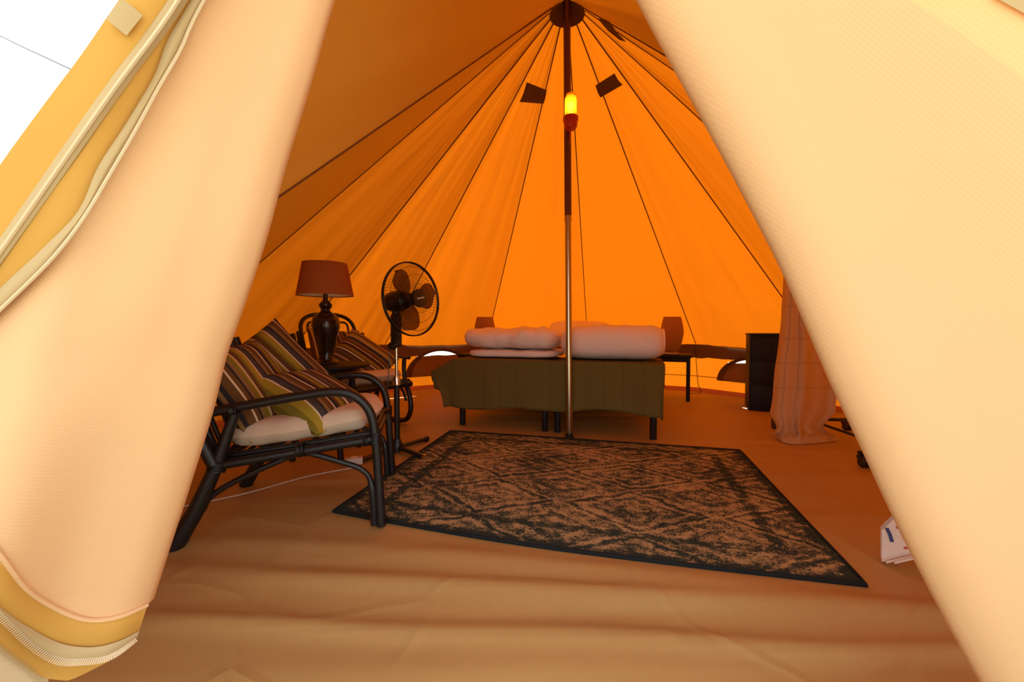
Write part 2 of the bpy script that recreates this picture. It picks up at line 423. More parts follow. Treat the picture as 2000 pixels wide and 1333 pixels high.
# vent hoods: lower dark flap of each vent
def quad_on(pxs, P0a, P1a, off=.02, name='vent_flap', mat='patch'):
    A, B = rim(P0a), rim(P1a); n = (A - APEX).cross(B - APEX).normalized(); C = V((0, 0, CAMZ)); out = []
    for (x, y) in pxs:
        d = at(x, y, 1.0) - C; t = (APEX - C).dot(n) / d.dot(n); out.append(inward(C + d * t, off))
    rows = [[out[0].lerp(out[1], j / 4) for j in range(5)], [(out[0].lerp(out[1], j / 4) + out[3].lerp(out[2], j / 4)) / 2 + (CEN - out[0]).normalized() * .012 for j in range(5)], [out[3].lerp(out[2], j / 4) for j in range(5)]]
    MB().grid(rows).ob(name, M[mat], ceiling)
quad_on([(1018, 163), (1062, 180), (1056, 207), (1005, 202)], -43.5, -15.5, .06)
quad_on([(1169, 170), (1212, 143), (1228, 166), (1179, 194)], 41, 67, .06)
quad_on([(1174, 29), (1196, 32), (1232, 78), (1218, 74)], 89, 106, .03)

# walls
def wall_panel(name, P0, P1, parent, win=None, n=24, out=.02):
    """win=(u0,u1,zlow,zhigh): half-moon opening left free above its lowered blind"""
    base0, base1 = P0.copy(), P1.copy(); base0.z = base1.z = 0
    o = ((P0 + P1) / 2 - CEN); o.z = 0; o.normalize()
    us = [i / n for i in range(n + 1)]; mb = MB(); L = (P1 - P0).length
    def pt(u, z):
        bow = .02 * math.sin(pi * u) + .012 * nz((u * 6 + P0.x, z * 3, 1.3)); f = z / WT
        p = base0.lerp(base1, u); h0 = P0.lerp(P1, u); return V((p.x, p.y, 0)).lerp(V((h0.x, h0.y, 0)), f) + o * (bow * math.sin(pi * min(1, f)) * min(1, 8 * u, 8 * (1 - u))) + (V((p.x, p.y, 0)) - V((CEN.x, CEN.y, 0))).normalized() * (out * (1 - f)) + V((0, 0, z if z < WT else h0.z))
    def gap(u):
        if not win or not (win[0] < u < win[1]): return None
        c, h = (win[0] + win[1]) / 2, (win[1] - win[0]) / 2; s = math.sqrt(max(0, 1 - ((u - c) / h) ** 2))
        return win[2], max(win[2], win[3] - (win[3] - .16) * (1 - s))
    for part in (0, 1):
        rows = []; uvs = []
        for u in us:
            g = gap(u); zz = (g if g else (win[2], win[2])) if win else (.3, .3)
            lo, hi = ((-.02, zz[0]), (zz[1], WT))[part]
            rows.append([pt(u, lo + (hi - lo) * k / 5) for k in range(6)]); uvs.append([(u * L, lo + (hi - lo) * k / 5) for k in range(6)])
        mb.grid(rows, uvs)
    mb.ob('wall_panel', M['wall'], parent); return pt
walls = {'left': empty('wall_left', label='canvas side wall of the tent behind the rattan chairs', kind='structure'),
         'back': empty('wall_back', label='canvas side wall of the tent behind the beds', kind='structure'),
         'right': empty('wall_right', label='canvas side wall of the tent behind the clothes rack', kind='structure')}
WIN = {-43.5: (.18, .85, .44, .53), 41: (.20, .84, .395, .475)}
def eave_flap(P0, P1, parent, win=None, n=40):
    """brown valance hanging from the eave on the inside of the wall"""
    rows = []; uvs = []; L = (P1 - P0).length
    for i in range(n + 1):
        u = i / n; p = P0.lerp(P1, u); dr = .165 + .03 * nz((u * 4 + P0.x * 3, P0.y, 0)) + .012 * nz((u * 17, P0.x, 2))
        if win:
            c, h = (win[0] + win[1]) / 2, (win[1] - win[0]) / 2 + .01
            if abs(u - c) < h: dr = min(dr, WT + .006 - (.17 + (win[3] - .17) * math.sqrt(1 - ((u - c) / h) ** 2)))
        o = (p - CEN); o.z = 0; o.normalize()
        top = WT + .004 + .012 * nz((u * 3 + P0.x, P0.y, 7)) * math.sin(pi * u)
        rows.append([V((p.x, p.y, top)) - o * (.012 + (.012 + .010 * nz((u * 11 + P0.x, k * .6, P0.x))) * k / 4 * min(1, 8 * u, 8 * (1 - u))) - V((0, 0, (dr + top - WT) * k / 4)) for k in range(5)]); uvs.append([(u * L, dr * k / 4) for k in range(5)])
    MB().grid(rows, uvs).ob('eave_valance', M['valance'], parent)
wn = 0
for k in range(len(SEAM) - 1):
    a0, a1 = SEAM[k], SEAM[k + 1]; side = 'left' if a1 <= -43 else ('right' if a0 >= 60 else 'back')
    win = WIN.get(a0); P0, P1 = rim(a0), rim(a1)
    pt = wall_panel('wall', P0, P1, walls[side], win)
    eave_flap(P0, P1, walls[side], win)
    ins = (CEN - (P0 + P1) / 2); ins.z = 0; ins.normalize()
    MB().tube([pt(i / 12, .2) + ins * .006 for i in range(13)], .004, 6).ob('wall_piping', M['seam'], walls[side])
    rows = [[pt(i / 12, z) + ins * q for i in range(13)] for z, q in ((.0, .05), (.03, .035), (.055, .012))]
    MB().grid(rows).ob('wall_hem', M['redtrim'], walls[side])
    if win:
        wn += 1
        we = empty('window_%d' % wn, kind='structure', label='half-moon tent window with lowered blind beside the %s' % ('far rattan chair' if wn == 1 else 'black cabinet'))
        u0, u1, zl, zh = win; uc, uh = (u0 + u1) / 2, (u1 - u0) / 2
        arch = [pt(uc - uh * math.cos(t), .17 + (zh - .17) * math.sin(t)) for t in [pi * i / 24 for i in range(25)]]
        inn = [pt(uc - (uh - .05) * math.cos(t), .17 + (zh - .03 - .17) * math.sin(t)) for t in [pi * i / 24 for i in range(25)]]
        MB().grid([[p + ins * .012 for p in arch], [p.lerp(q, .5) + ins * .016 for p, q in zip(arch, inn)], [p + ins * .012 for p in inn]]).ob('window_border', M['patch'], we)
        rows = []
        for i in range(25):
            t = pi * i / 24; u = uc - (uh - .05) * math.cos(t); top = min(zl + .004 * math.sin(u * 30), .17 + (zh - .03 - .17) * math.sin(t))
            rows.append([pt(u, .17 + (top - .17) * j / 5) + ins * (.02 + .006 * math.sin(j * 2 + u * 12)) for j in range(6)])
        MB().grid(rows).ob('window_blind', M['eave'], we)
        MB().tube([r[-1] + ins * .004 for r in rows], .006, 6).ob('blind_edge', M['seam'], we)
for P0, P1, side in ((DFL, rim(SEAM[0]), 'left'), (rim(SEAM[-1]), DFR, 'right')):
    b0, b1 = P0.copy(), P1.copy(); b0.z = b1.z = -.02
    MB().grid([[b0.lerp(b1, i / 10).lerp(P0.lerp(P1, i / 10), j / 4) for i in range(11)] for j in range(5)]).ob('wall_panel', M['wall'], walls[side])

# groundsheet
def fheight(x, y):
    h = .006 * nz((x * 1.5, y * 1.5, 0)) * sm(2.0, 1.2, y)
    h += .016 * math.exp(-((y - (1.40 - .16 * x - .05 * x * x)) / .06) ** 2) * sm(2.5, .2, abs(x))
    h += .022 * math.exp(-((y - (1.245 - .085 * x)) / .045) ** 2) * sm(2.5, .3, abs(x))
    h += .016 * math.exp(-((y - (1.06 - .05 * x + .01 * math.sin(6 * x))) / .03) ** 2)
    return h
rows = []; NA, NR = 220, 110
for i in range(NA + 1):
    a = -180 + 360 * i / NA; ar = math.radians(a); d = V((math.sin(ar), math.cos(ar), 0)); rr = R + .035
    if d.y < 0:
        rr = min(rr, (POLE.y - .62) / -d.y)
    row = []
    for j in range(NR + 1):
        p = V((POLE.x, POLE.y, 0)) + d * (rr * (j / NR)); row.append(V((p.x, p.y, fheight(p.x, p.y) + .004)))
    rows.append(row)
tag(MB().grid(rows).ob('floor', M['floor']), 'tan plastic groundsheet with folds spread across the tent', kind='structure')
gp = MB(); gp.grid([[V((-30 + 60 * i / 20, -30 + 60 * j / 20, -.03)) for i in range(21)] for j in range(21)])
tag(gp.ob('ground', M['ground']), 'pale dry ground around the tent', kind='structure')

# ------------------------------------------------------------------ door flaps
def poly(pts):
    pts = sorted(pts, key=lambda p: p[1])
    def f(y):
        if y <= pts[0][1]: a, b = pts[0], pts[1]
        elif y >= pts[-1][1]: a, b = pts[-2], pts[-1]
        else:
            for a, b in zip(pts, pts[1:]):
                if a[1] <= y <= b[1]: break
        return a[0] + (b[0] - a[0]) * (y - a[1]) / (b[1] - a[1])
    return f
LE = [(880, -760), (760, -380), (644, 0), (605, 140), (552, 316), (512, 465), (460, 620), (432, 700), (404, 814), (351, 985), (323, 1070), (287, 1183), (273, 1235), (262, 1300)]
LEX = poly(LE)
def DL(x, y):     # distance of the left flap: it rolls round its right fold, then swings towards the viewer
    q = max(0, LEX(y) - x)
    return .735 - .075 * (1 - math.exp(-q / 70)) - .10 * sm(60, 420, q) - .05 * sm(400, 1100, q) + .02 * sm(150, 320, q) * math.sin(y / 260)
def onL(x, y, e=0): p = at(x, y, DL(x, y)); d = (p - V((0, 0, CAMZ))).normalized(); return p - d * e
def C2(pts, n): return [(p.x, p.y) for p in resample(cr([(x, y, 0) for x, y in pts], 8), n)]
def coons(top, bot, left, right):
    n, m = len(top), len(left); g = []
    for i in range(m):
        v = i / (m - 1); r = []
        for j in range(n):
            u = j / (n - 1); q = []
            for k in (0, 1):
                a = (1 - v) * top[j][k] + v * bot[j][k]; b = (1 - u) * left[i][k] + u * right[i][k]
                c = (1 - u) * (1 - v) * top[0][k] + u * (1 - v) * top[-1][k] + (1 - u) * v * bot[0][k] + u * v * bot[-1][k]
                q.append(a + b - c)
            r.append(tuple(q))
        g.append(r)
    return g
def strip(c1, c2, n, k, e, f=onL, bul=0):
    a, b = C2(c1, n), C2(c2, n)
    return [[f(a[i][0] + (b[i][0] - a[i][0]) * j / k, a[i][1] + (b[i][1] - a[i][1]) * j / k, e + bul * math.sin(pi * j / k)) for i in range(n)] for j in range(k + 1)]
def gridUV(mb, rows):
    return mb.grid(rows, [[(p.x, p.z) for p in r] for r in rows])
door1 = empty('door_1', (0, 0, 0), label='left canvas door flap turned back outwards, with yellow zip border', kind='structure')
hem = [(287, 1183), (230, 1207), (170, 1212), (110, 1190), (50, 1150), (0, 1085), (-100, 965), (-230, 820)]
tape2 = [(700, -560), (560, -300), (390, 0), (340, 90), (308, 160), (256, 250), (205, 330), (160, 420), (90, 500), (0, 590), (-110, 700), (-230, 820)]
outer = [(560, -500), (400, -240), (225, 10), (160, 105), (85, 205), (0, 322), (-120, 500), (-260, 690)]
g = coons(C2([(700, -560), (800, -680), (880, -760)], 46), C2(hem[::-1], 46), C2(tape2, 70), C2(LE[:-2], 70))
rows = [[onL(x, y) for (x, y) in r] for r in g]
# the fold on the right runs back behind the face
rows = [r + [r[-1] + V((-.004, .02, 0)), r[-1] + V((-.03, .034, 0)), r[-1] + V((-.10, .04, 0)), r[-1] + V((-.2, .04, 0))] for r in rows]
gridUV(MB(), rows).ob('flap_canvas', M['door'], door1, ang=80)
gridUV(MB(), strip(tape2, outer, 60, 10, .004, bul=.012)).ob('yellow_border', M['border'], door1, ang=80)
# two zip tapes on the border
t1a = [(650, -520), (480, -260), (328, 0), (190, 190), (0, 465), (-180, 715)]
t1b = [(672, -520), (510, -260), (368, 0), (232, 190), (0, 518), (-180, 765)]
z1 = gridUV(MB(), strip(t1a, t1b, 60, 6, .016, bul=.006)).ob('zip_tape', M['tape'], door1)
t1m = [((a[0] + b[0]) / 2, (a[1] + b[1]) / 2) for a, b in zip(t1a, t1b)]
def teeth(curve, n, e, ln, wd, f=onL):
    c = C2(curve, n); P = [f(x, y, e) for x, y in c]; mb = MB()
    for i in range(1, n - 1):
        t = (P[i + 1] - P[i - 1]).normalized(); nv = (V((0, 0, CAMZ)) - P[i]).normalized(); s = t.cross(nv)
        mb.add([P[i] + t * a * wd + s * b * ln + nv * c_ for c_ in (0, .0016) for a, b in ((-1, -1), (1, -1), (1, 1), (-1, 1))],
               [(4, 5, 6, 7), (0, 1, 5, 4), (1, 2, 6, 5), (2, 3, 7, 6), (3, 0, 4, 7)])
    return mb
MB().tube([onL(x, y, .024) for x, y in C2(t1m, 60)], .0028, 6).ob('zip_coil', M['pale'], z1)
wav = [7, -5, 6, -7, 5, -4, 8, -6, 4, -3, 2, 0]
tape2o = [(x - 10 + 4 * math.sin(i * 1.9), y - 9 + 5 * math.sin(i * 1.3)) for i, (x, y) in enumerate(tape2)]
tape2i = [(x + 8 + 5 * math.sin(i * 2.3 + 1), y + 7) for i, (x, y) in enumerate(tape2)]
z2 = gridUV(MB(), strip(tape2o, tape2i, 70, 5, .014, bul=.006)).ob('zip_tape', M['tape'], door1)
MB().tube([onL(x, y, .020) for x, y in C2(tape2i, 70)], .0022, 6).ob('zip_coil', M['pale'], z2)
# hook-and-loop square
gridUV(MB(), strip([(206, 36), (238, -4)], [(247, 70), (279, 30)], 6, 5, .022)).ob('velcro_patch', M['tape'], door1)
# hem of the flap
hem1 = [(288, 1183), (230, 1207), (170, 1212), (110, 1190), (50, 1150), (0, 1085), (-100, 965), (-230, 820)]
ztop = [(272, 1233), (230, 1254), (180, 1265), (120, 1258), (60, 1228), (0, 1186), (-110, 1080), (-240, 930)]
zbot = [(268, 1247), (215, 1284), (160, 1293), (110, 1291), (60, 1262), (0, 1205), (-110, 1100), (-240, 950)]
gridUV(MB(), strip(hem1, ztop, 50, 6, .003, bul=.006)).ob('yellow_hem', M['border'], door1, ang=80)
MB().tube([onL(x, y, .004) for x, y in C2(hem1, 50)], .0035, 6).ob('hem_seam', M['door'], door1)
z3 = gridUV(MB(), strip(ztop, zbot, 50, 4, .008, bul=.004)).ob('zip_tape', M['tape'], door1)
teeth(zbot, 150, .012, .0055, .0011).ob('zip_teeth', M['pale'], z3, smooth=False)
low1 = [(224, 1262), (190, 1272), (120, 1274), (60, 1245), (0, 1190), (-110, 1085), (-240, 935)]
low2 = [(214, 1292), (140, 1328), (110, 1328), (75, 1320), (0, 1266), (-110, 1165), (-240, 1010)]
gridUV(MB(), strip(low1, low2, 40, 5, -.012)).ob('yellow_hem', M['border'], door1, ang=80)
p1 = [(95, 1325), (75, 1318), (0, 1262), (-110, 1160), (-240, 1005)]; p2 = [(88, 1400), (40, 1420), (-10, 1420), (-120, 1400), (-250, 1330)]
gridUV(MB(), strip(p1, p2, 30, 5, -.022)).ob('lower_skirt', M['pale'], door1)
teeth([(92, 1345), (70, 1322), (45, 1300), (0, 1268), (-60, 1215)], 40, -.012, .005, .0013).ob('zip_teeth', M['tape'], door1, smooth=False)

RE = [(880, -760), (1060, -380), (1253, 0), (1297, 82), (1341, 161), (1401, 269), (1460, 379), (1533, 521), (1585, 640), (1636, 758), (1694, 880), (1749, 1000), (1828, 1160), (1922, 1333), (2010, 1480)]
REX = poly(RE)
def DR(x, y):
    q = max(0, x - REX(y)); return .735 - .05 * (1 - math.exp(-q / 60)) - .16 * sm(0, 900, q) + .02 * sm(250, 800, q)
def onR(x, y, e=0): p = at(x, y, DR(x, y)); d = (p - V((0, 0, CAMZ))).normalized(); return p - d * e
door2 = empty('door_2', (0, 0, 0), label='right cream canvas door flap drawn aside, closely woven', kind='structure')
re = C2(RE, 80); rows = []
for (x, y) in re:
    r = [onR(x + 1000 * (j / 40) ** 1.15, y - 250 * (j / 40) * sm(-760, 200, y)) for j in range(41)]
    p = r[0]; rows.append([p + V((.2, .04, 0)), p + V((.1, .04, 0)), p + V((.03, .034, 0)), p + V((.004, .02, 0))] + r)
gridUV(MB(), rows).ob('flap_canvas', M['door'], door2, ang=80)
gridUV(MB(), strip([(1935, -10), (2060, 60), (2200, 150)], [(1960, -30), (2080, 36), (2220, 120)], 12, 3, .006, onR)).ob('zip_tape', M['tape'], door2)

# ------------------------------------------------------------------ centre pole, lantern
tp = empty('tent_pole', POLE, label='tall metal centre pole holding up the tent roof', cat='pole')
top = APEX - POLE
def onp(z): return V((top.x * z / top.z, top.y * z / top.z, z))
MB().tube([onp(.012), onp(.9), onp(1.62)], .024, 20).ob('lower_tube', M['pole'], tp)
MB().tube([onp(1.60), onp(2.3), onp(top.z - .01)], .026, 20).ob('upper_tube', M['poledark'], tp)
MB().tube([onp(1.585), onp(1.625)], .0275, 20).ob('joint_collar', M['pole'], tp)
MB().lathe([(.0, .004), (.034, .004), (.034, .014), (.027, .02), (.027, .04), (.0, .042)], 20).ob('foot_cap', M['plastic'], tp)
LZ = at(1112, 258, POLE.y - .05).z
lan = empty('hanging_lantern', (POLE.x + top.x * .8 + .012, POLE.y - .092, LZ), label='small lit lantern with amber glass and red base hung on the pole', cat='lantern')
MB().lathe([(0, .0), (.036, .0), (.046, .018), (.049, .055), (.053, .058), (.053, .082), (.045, .086), (0, .086)], 24).ob('base', M['red'], lan)
MB().lathe([(.040, .086), (.041, .10), (.041, .205), (.034, .222), (.030, .222), (.036, .205), (.037, .10), (.037, .086), (.040, .086)], 24).ob('glass', M['glass'], lan)
MB().lathe([(0, .086), (.014, .09), (.019, .105), (.015, .125), (0, .135)], 14).ob('bulb', M['bulb'], lan)
MB().lathe([(0, .222), (.035, .222), (.032, .235), (.012, .245), (0, .247)], 20).ob('cap', M['glass'], lan)
MB().tube(cr([(-.012, 0, .24), (-.014, .01, .27), (0, .03, .29), (.012, .01, .27), (.012, 0, .24)], 5), .002, 6).ob('handle', M['poledark'], lan)
MB().tube([(-.005, -.02, .0), (-.004, -.022, -.05), (-.012, -.02, -.11)], [.014, .011, .005], 10, flat=.4).ob('strap', M['red'], lan)
pl = bpy.data.lights.new('lantern_glow', 'POINT'); pl.energy = 1.2; pl.color = (1, .6, .2); pl.shadow_soft_size = .03
po = bpy.data.objects.new('lantern_glow', pl); COL.objects.link(po); po.parent = lan; po.location = (0, 0, .16)

# ------------------------------------------------------------------ rug
ra, rb, rc, rd = [fl(*p, .012) for p in ((652, 998), (880, 842), (1445, 880), (1690, 1143))]
rug = empty('rug', ra.lerp(rc, .5) * 1.0, label='faded dark patterned rug lying in front of the beds', cat='rug'); rug.location.z = 0
ro = V(rug.location); rows = []; uvs = []
def rugp(u, v, z, ins=0):
    p = ra.lerp(rd, u).lerp(rb.lerp(rc, u), v)
    bow = -.045 * math.sin(pi * u) * (1 - v) ** 2; n = V((.3, 1, 0)).normalized()
    p = p + n * bow; return V((p.x, p.y, z + fheight(p.x, p.y))) - ro
for i in range(49):
    rows.append([rugp(j / 56, i / 48, .014 + .0015 * nz((i * .3, j * .3, 0))) for j in range(57)]); uvs.append([(j / 56 * RUGW, i / 48 * RUGL) for j in range(57)])
pileo = MB().grid(rows, uvs)
pileo.grid([[rugp(j / 56, i / 48, .005) for j in range(57)] for i in (0, 48)])
pileo.ob('pile', M['rug'], rug)
edge = [(j / 40, 0) for j in range(41)] + [(1, j / 40) for j in range(1, 41)] + [(1 - j / 40, 1) for j in range(1, 41)] + [(0, 1 - j / 40) for j in range(1, 40)]
MB().tube([rugp(u, v, .010) for u, v in edge], .0085, 8, closed=True).ob('binding', M['binding'], rug)

# ------------------------------------------------------------------ beds
BL, BR = fl(902, 831), fl(1280, 860)
bx = (BR - BL).normalized(); brz = math.atan2(bx.y, bx.x); by = V((-bx.y, bx.x, 0)); BW = (BR - BL).length / 2 + .04
BORI = BL - bx * .045 - by * .045
def make_bed():
    e = empty('bed', BORI, brz, cat='bed', group='single beds pushed together')
    for x in (.05, BW - .05):
        for y in (.05, 1.90): MB().lathe([(0, .0), (.024, .0), (.026, .008), (.026, .20), (0, .20)], 18, (x, y, .004)).ob('leg', M['plastic'], e)
    MB().box((BW / 2, .98, .29), (BW - .01, 1.95, .19), .02).ob('base', M['blackwood'], e)
    MB().box((BW / 2, .98, .465), (BW - .01, 1.95, .16), .045).ob('mattress', M['cushion'], e)
    return e
bed1 = make_bed(); tag(bed1, 'single bed on black legs carrying the flatter folded duvet')
bed2 = copy_tree(bed1); bed2.location = BORI + bx * BW; tag(bed2, 'single bed on black legs carrying the fat rolled duvet')
TOP = .548
sp = empty('bedspread', BORI, brz, label='olive green quilted bedspread draped over the foot of both beds', cat='bedspread')
W2 = BW * 2
rows = []; uvs = []; NB = 44; NAx = 90
for i in range(NB + 1):
    b = -.40 + .95 * (i / NB); row = []; uv = []           # negative hangs down in front
    for j in range(NAx + 1):
        a = -.24 + (W2 + .40) * j / NAx
        drop_f = .385 + .012 * math.sin(a * 9) + .018 * math.sin(a * 3 + 1)
        bb = b if b > 0 else b / .40 * drop_f
        dx = max(0, -a) + max(0, a - W2); sx_ = -1 if a < 0 else 1; dy = max(0, -bb); d = math.hypot(dx, dy)
        x = min(max(a, 0), W2); y = max(bb, 0)
        fold = .010 * math.sin(a * 21 + .6) * sm(0, .3, d) + .012 * nz((a * 3, b * 2, 5)) * sm(0, .2, d)
        if d > 0:
            ux, uy = sx_ * dx / d, -dy / d; corner = (dx * dy) / (d * d)
            off = .018 + fold + (.10 if a < 0 else .10) * corner * d
            x += ux * off + (ux * (.19 * sm(0, .16, d) - .09 * sm(.14, .42, d)) if a < 0 else 0); y += uy * off; z = TOP + .006 - max(0, max(dx, dy) + .12 * min(dx, dy) - .012) * (1 if a >= 0 or dy > .1 else .8)
        else: z = TOP + .008 + .004 * nz((a * 4, b * 4, 1))
        z -= .012 * sm(.1, .0, abs(a - BW)) * (1 if d == 0 else 0)
        row.append(V((x, y, max(.05, z)))); uv.append((a, b))
    rows.append(row); uvs.append(uv)
qo = MB().grid(rows, uvs).ob('quilt', M['blanket'], sp, ang=80)
so_ = qo.modifiers.new('thickness', 'SOLIDIFY'); so_.thickness = .006; so_.offset = 1

def duvet(name, cx, y0, wx, dy, dz, lab, group, z0, seed, power=3.2, wr=.012, rz=0, end_spiral=True):
    e = empty(name, BORI + bx * cx + by * y0 + V((0, 0, z0)), brz + rz, label=lab, cat='duvet', group=group)
    rows = []; N, K = 44, 40
    for i in range(N + 1):
        u = -1 + 2 * i / N; sc = (1 - abs(u) ** 7) ** .35 if abs(u) < 1 else .0; sc = max(sc, .28); row = []
        for k in range(K):
            t = 2 * pi * k / K; c, s = math.cos(t), math.sin(t)
            r = (abs(c) ** power + abs(s) ** power) ** (-1 / power)
            yy, zz = c * r * dy / 2 * sc, s * r * dz / 2 * sc
            p = V((u * wx / 2, yy, zz)); q = 1 + 0 * u
            wv = wr * (nz((p.x * 7 + seed, p.y * 3, p.z * 5)) + .6 * nz((p.x * 18 + seed, p.y * 6, p.z * 9 + 3))) * (.4 if zz < -dz * .35 else 1)
            d = V((0, c, s)); row.append(p + d * wv + V((0, 0, dz / 2)) + V((.008 * nz((k, seed, 1)), 0, 0)))
        rows.append(row)
    for r in rows:
        for p in r: p.z = max(.001, p.z)
    mb = MB().grid(rows, close_u=True); n = len(mb.v)
    mb.f.append(tuple(range(K))[::-1]); mb.f.append(tuple(range(n - K, n)))
    mb.ob('cover', M['duvet'], e, ang=60)
    return e
TB = TOP + .018
e = duvet('folded_duvet', .43, .38, .80, .52, .065, 'thin flat folded white sheet under the left rolled duvet', 'white bedding', TB, 4, 5, .006)
e['category'] = 'sheet'
d1 = duvet('rolled_duvet', .40, .38, .83, .52, .185, 'low white duvet loosely rolled on the bed beside the fan', 'white bedding', TB + .068, 1.5, 2.6, .028)
d2 = duvet('rolled_duvet', 1.245, .30, .80, .50, .27, 'fat white duvet tightly rolled on the bed beside the wicker lamp table', 'white bedding', TB, 9.2, 2.6, .012)
rows = []
for i in range(60):      # visible edge of the roll at its open end
    t = i / 59 * 2 * pi * 1.7; r = .105 - .055 * i / 59; rows.append((.385, r * math.cos(t) * 1.5, .135 + r * math.sin(t)))
MB().tube(rows, .012, 8).ob('rolled_edge', M['duvet'], d2)
def pillow_mesh(wx, wy, t, seed=0, n=22, pinch=.055, uvs=1.0):
    mb = MB()
    for side in (1, -1):
        rows = []; uv = []
        for i in range(n + 1):
            r = []; q = []
            for j in range(n + 1):
                u, v = -1 + 2 * j / n, -1 + 2 * i / n
                x = u * wx / 2 * (1 - pinch * (1 - v * v) * abs(u)); y = v * wy / 2 * (1 - pinch * (1 - u * u) * abs(v))
                h = max(0, (1 - u ** 4)) ** .62 * max(0, (1 - v ** 4)) ** .62
                z = side * t / 2 * h * (1 + .12 * nz((u * 1.5 + seed, v * 1.5, side)))
                r.append(V((x, y, z))); q.append(((u + 1) * wx / 2 * uvs + seed * .37, y))
            rows.append(r if side > 0 else r[::-1]); uv.append(q if side > 0 else q[::-1])
        mb.grid(rows, uv)
    return mb
bp = empty('bed_pillow', BORI + bx * .78 + by * 1.55 + V((0, 0, TOP)), brz, label='white bed pillow lying at the head behind the rolled duvets', cat='pillow')
o = pillow_mesh(.7, .5, .2, 2).ob('pillow', M['duvet'], bp); o.location = (0, 0, .2); o.rotation_euler = (math.radians(25), 0, 0)

# ------------------------------------------------------------------ bedside tables and wicker lamps
def make_stand(loc, rz, lab):
    e = empty('bedside_table', loc, rz, label=lab, cat='table', group='black bedside tables')
    MB().box((0, 0, .495), (.40, .40, .03), .006).ob('table_top', M['blackwood'], e)
    for x in (-.17, .17):
        for y in (-.17, .17): MB().box((x, y, .242), (.04, .04, .476), .004).ob('leg', M['blackwood'], e)
    for y in (-.17, .17): MB().box((0, y, .455), (.30, .02, .05), .003).ob('apron', M['blackwood'], e)
    for x in (-.17, .17): MB().box((x, 0, .33), (.02, .30, .06), .003).ob('side_rail', M['blackwood'], e)
    return e
srz = brz - .1
LEGP = fl(1347, 782)
tb2 = make_stand((LEGP.x - .155, LEGP.y + .12, .004), srz, 'black square bedside table next to the fat rolled duvet')
LMP1 = at(947, 690, 4.75)
tb1 = make_stand((LMP1.x - .05, 4.78, .004), srz, 'black square bedside table hidden behind the low rolled duvet')
def make_wicker(loc, lab):
    e = empty('wicker_lamp', loc, .3, label=lab, cat='lamp', group='wicker bedside lamps')
    prof = [(.070, .03), (.084, .06), (.108, .14), (.122, .22), (.124, .26), (.114, .33), (.098, .40), (.092, .42)]
    prof = prof + [(r - .004, z) for r, z in prof[::-1]]
    mb = MB().lathe(prof + [prof[0]], 32); mb.uv = [(math.atan2(v[1], v[0]) * .11, v[2]) for v in mb.v]
    mb.ob('shade', M['wicker'], e)
    MB().lathe([(0, 0), (.07, 0), (.07, .018), (.012, .024), (.012, .12), (.02, .125), (.02, .17), (0, .175)], 20).ob('base', M['cushion'], e)
    return e
make_wicker((tb2.location.x - .03, tb2.location.y - .06, .517), 'brown wicker lamp on the bedside table next to the fat rolled duvet')
make_wicker((LMP1.x, 4.75, .517), 'brown wicker lamp showing over the low rolled duvet')
sr = rim(41)
cd = [inward(sr, .03), V((sr.x - .02, sr.y - .05, .4)), V((sr.x - .01, sr.y - .09, .12)), V((sr.x - .0, sr.y - .14, .012)), V((sr.x - .2, sr.y - .22, .012))]
tag(MB().tube(cr(cd, 6), .004, 6).ob('lamp_cord', M['plastic']), 'thin dark cord hanging down the wall beside the bedside table', 'cord')

# ------------------------------------------------------------------ black cabinet
cb0 = fl(1462, 803); crz = math.radians(-24)
cab = empty('cabinet', (cb0.x, cb0.y, .004), crz, label='tall narrow black cabinet standing behind the sheer curtain', cat='cabinet')
CW, CD, CH = .42, .34, .755
MB().box((CW / 2, CD / 2, CH / 2 - .01), (CW, CD, CH - .02), .004).ob('body', M['blackwood'], cab)
MB().box((CW / 2, CD / 2 - .004, CH - .01), (CW + .012, CD + .012, .02), .004).ob('top', M['blackwood'], cab)
for k in range(3):
    dr = MB().box((CW / 2, -.005, .14 + .232 * k), (CW - .03, .012, .216), .003).ob('drawer', M['blackwood'], cab)
    MB().lathe([(0, 0), (.006, 0), (.006, .012), (.013, .018), (.012, .026), (0, .028)], 14, (CW / 2, -.011, .14 + .232 * k), (0, -1, 0)).ob('knob', M['plastic'], dr)

# ------------------------------------------------------------------ clothes rack with curtain
rk = empty('clothes_rack', (2.36, 2.80, 0), math.radians(-4), label='black wheeled clothes rack with the sheer curtain hung over it', cat='clothes rack')
def caster(x, y):
    c = MB().lathe([(0, -.012), (.024, -.012), (.028, -.006), (.028, .006), (.024, .012), (0, .012)], 20, (x, y - .014, .033), (1, 0, 0))
    c.lathe([(0, -.012), (.024, -.012), (.028, -.006), (.028, .006), (.024, .012), (0, .012)], 20, (x + .03, y - .014, .033), (1, 0, 0))
    o = c.ob('caster', M['plastic'], rk); MB().box((x + .015, y, .058), (.05, .05, .03), .01).ob('caster_housing', M['plastic'], o)
for yy in (.45, -.45):
    MB().tube([(-.30, yy, .085), (.30, yy, .085)], .014, 10).ob('foot_bar', M['plastic'], rk)
    for xx in (-.29, .25): caster(xx, yy)
    MB().tube([(0, yy, .085), (0, yy, 1.22)], .012, 10).ob('upright', M['plastic'], rk)
for xx in (-.03, .20): MB().tube([(xx, -.45, .085), (xx, .45, .085)], .010, 10).ob('base_rail', M['plastic'], rk)
MB().tube([(0, -.5, 1.22), (0, .5, 1.22)], .012, 10).ob('hanging_rail', M['plastic'], rk)
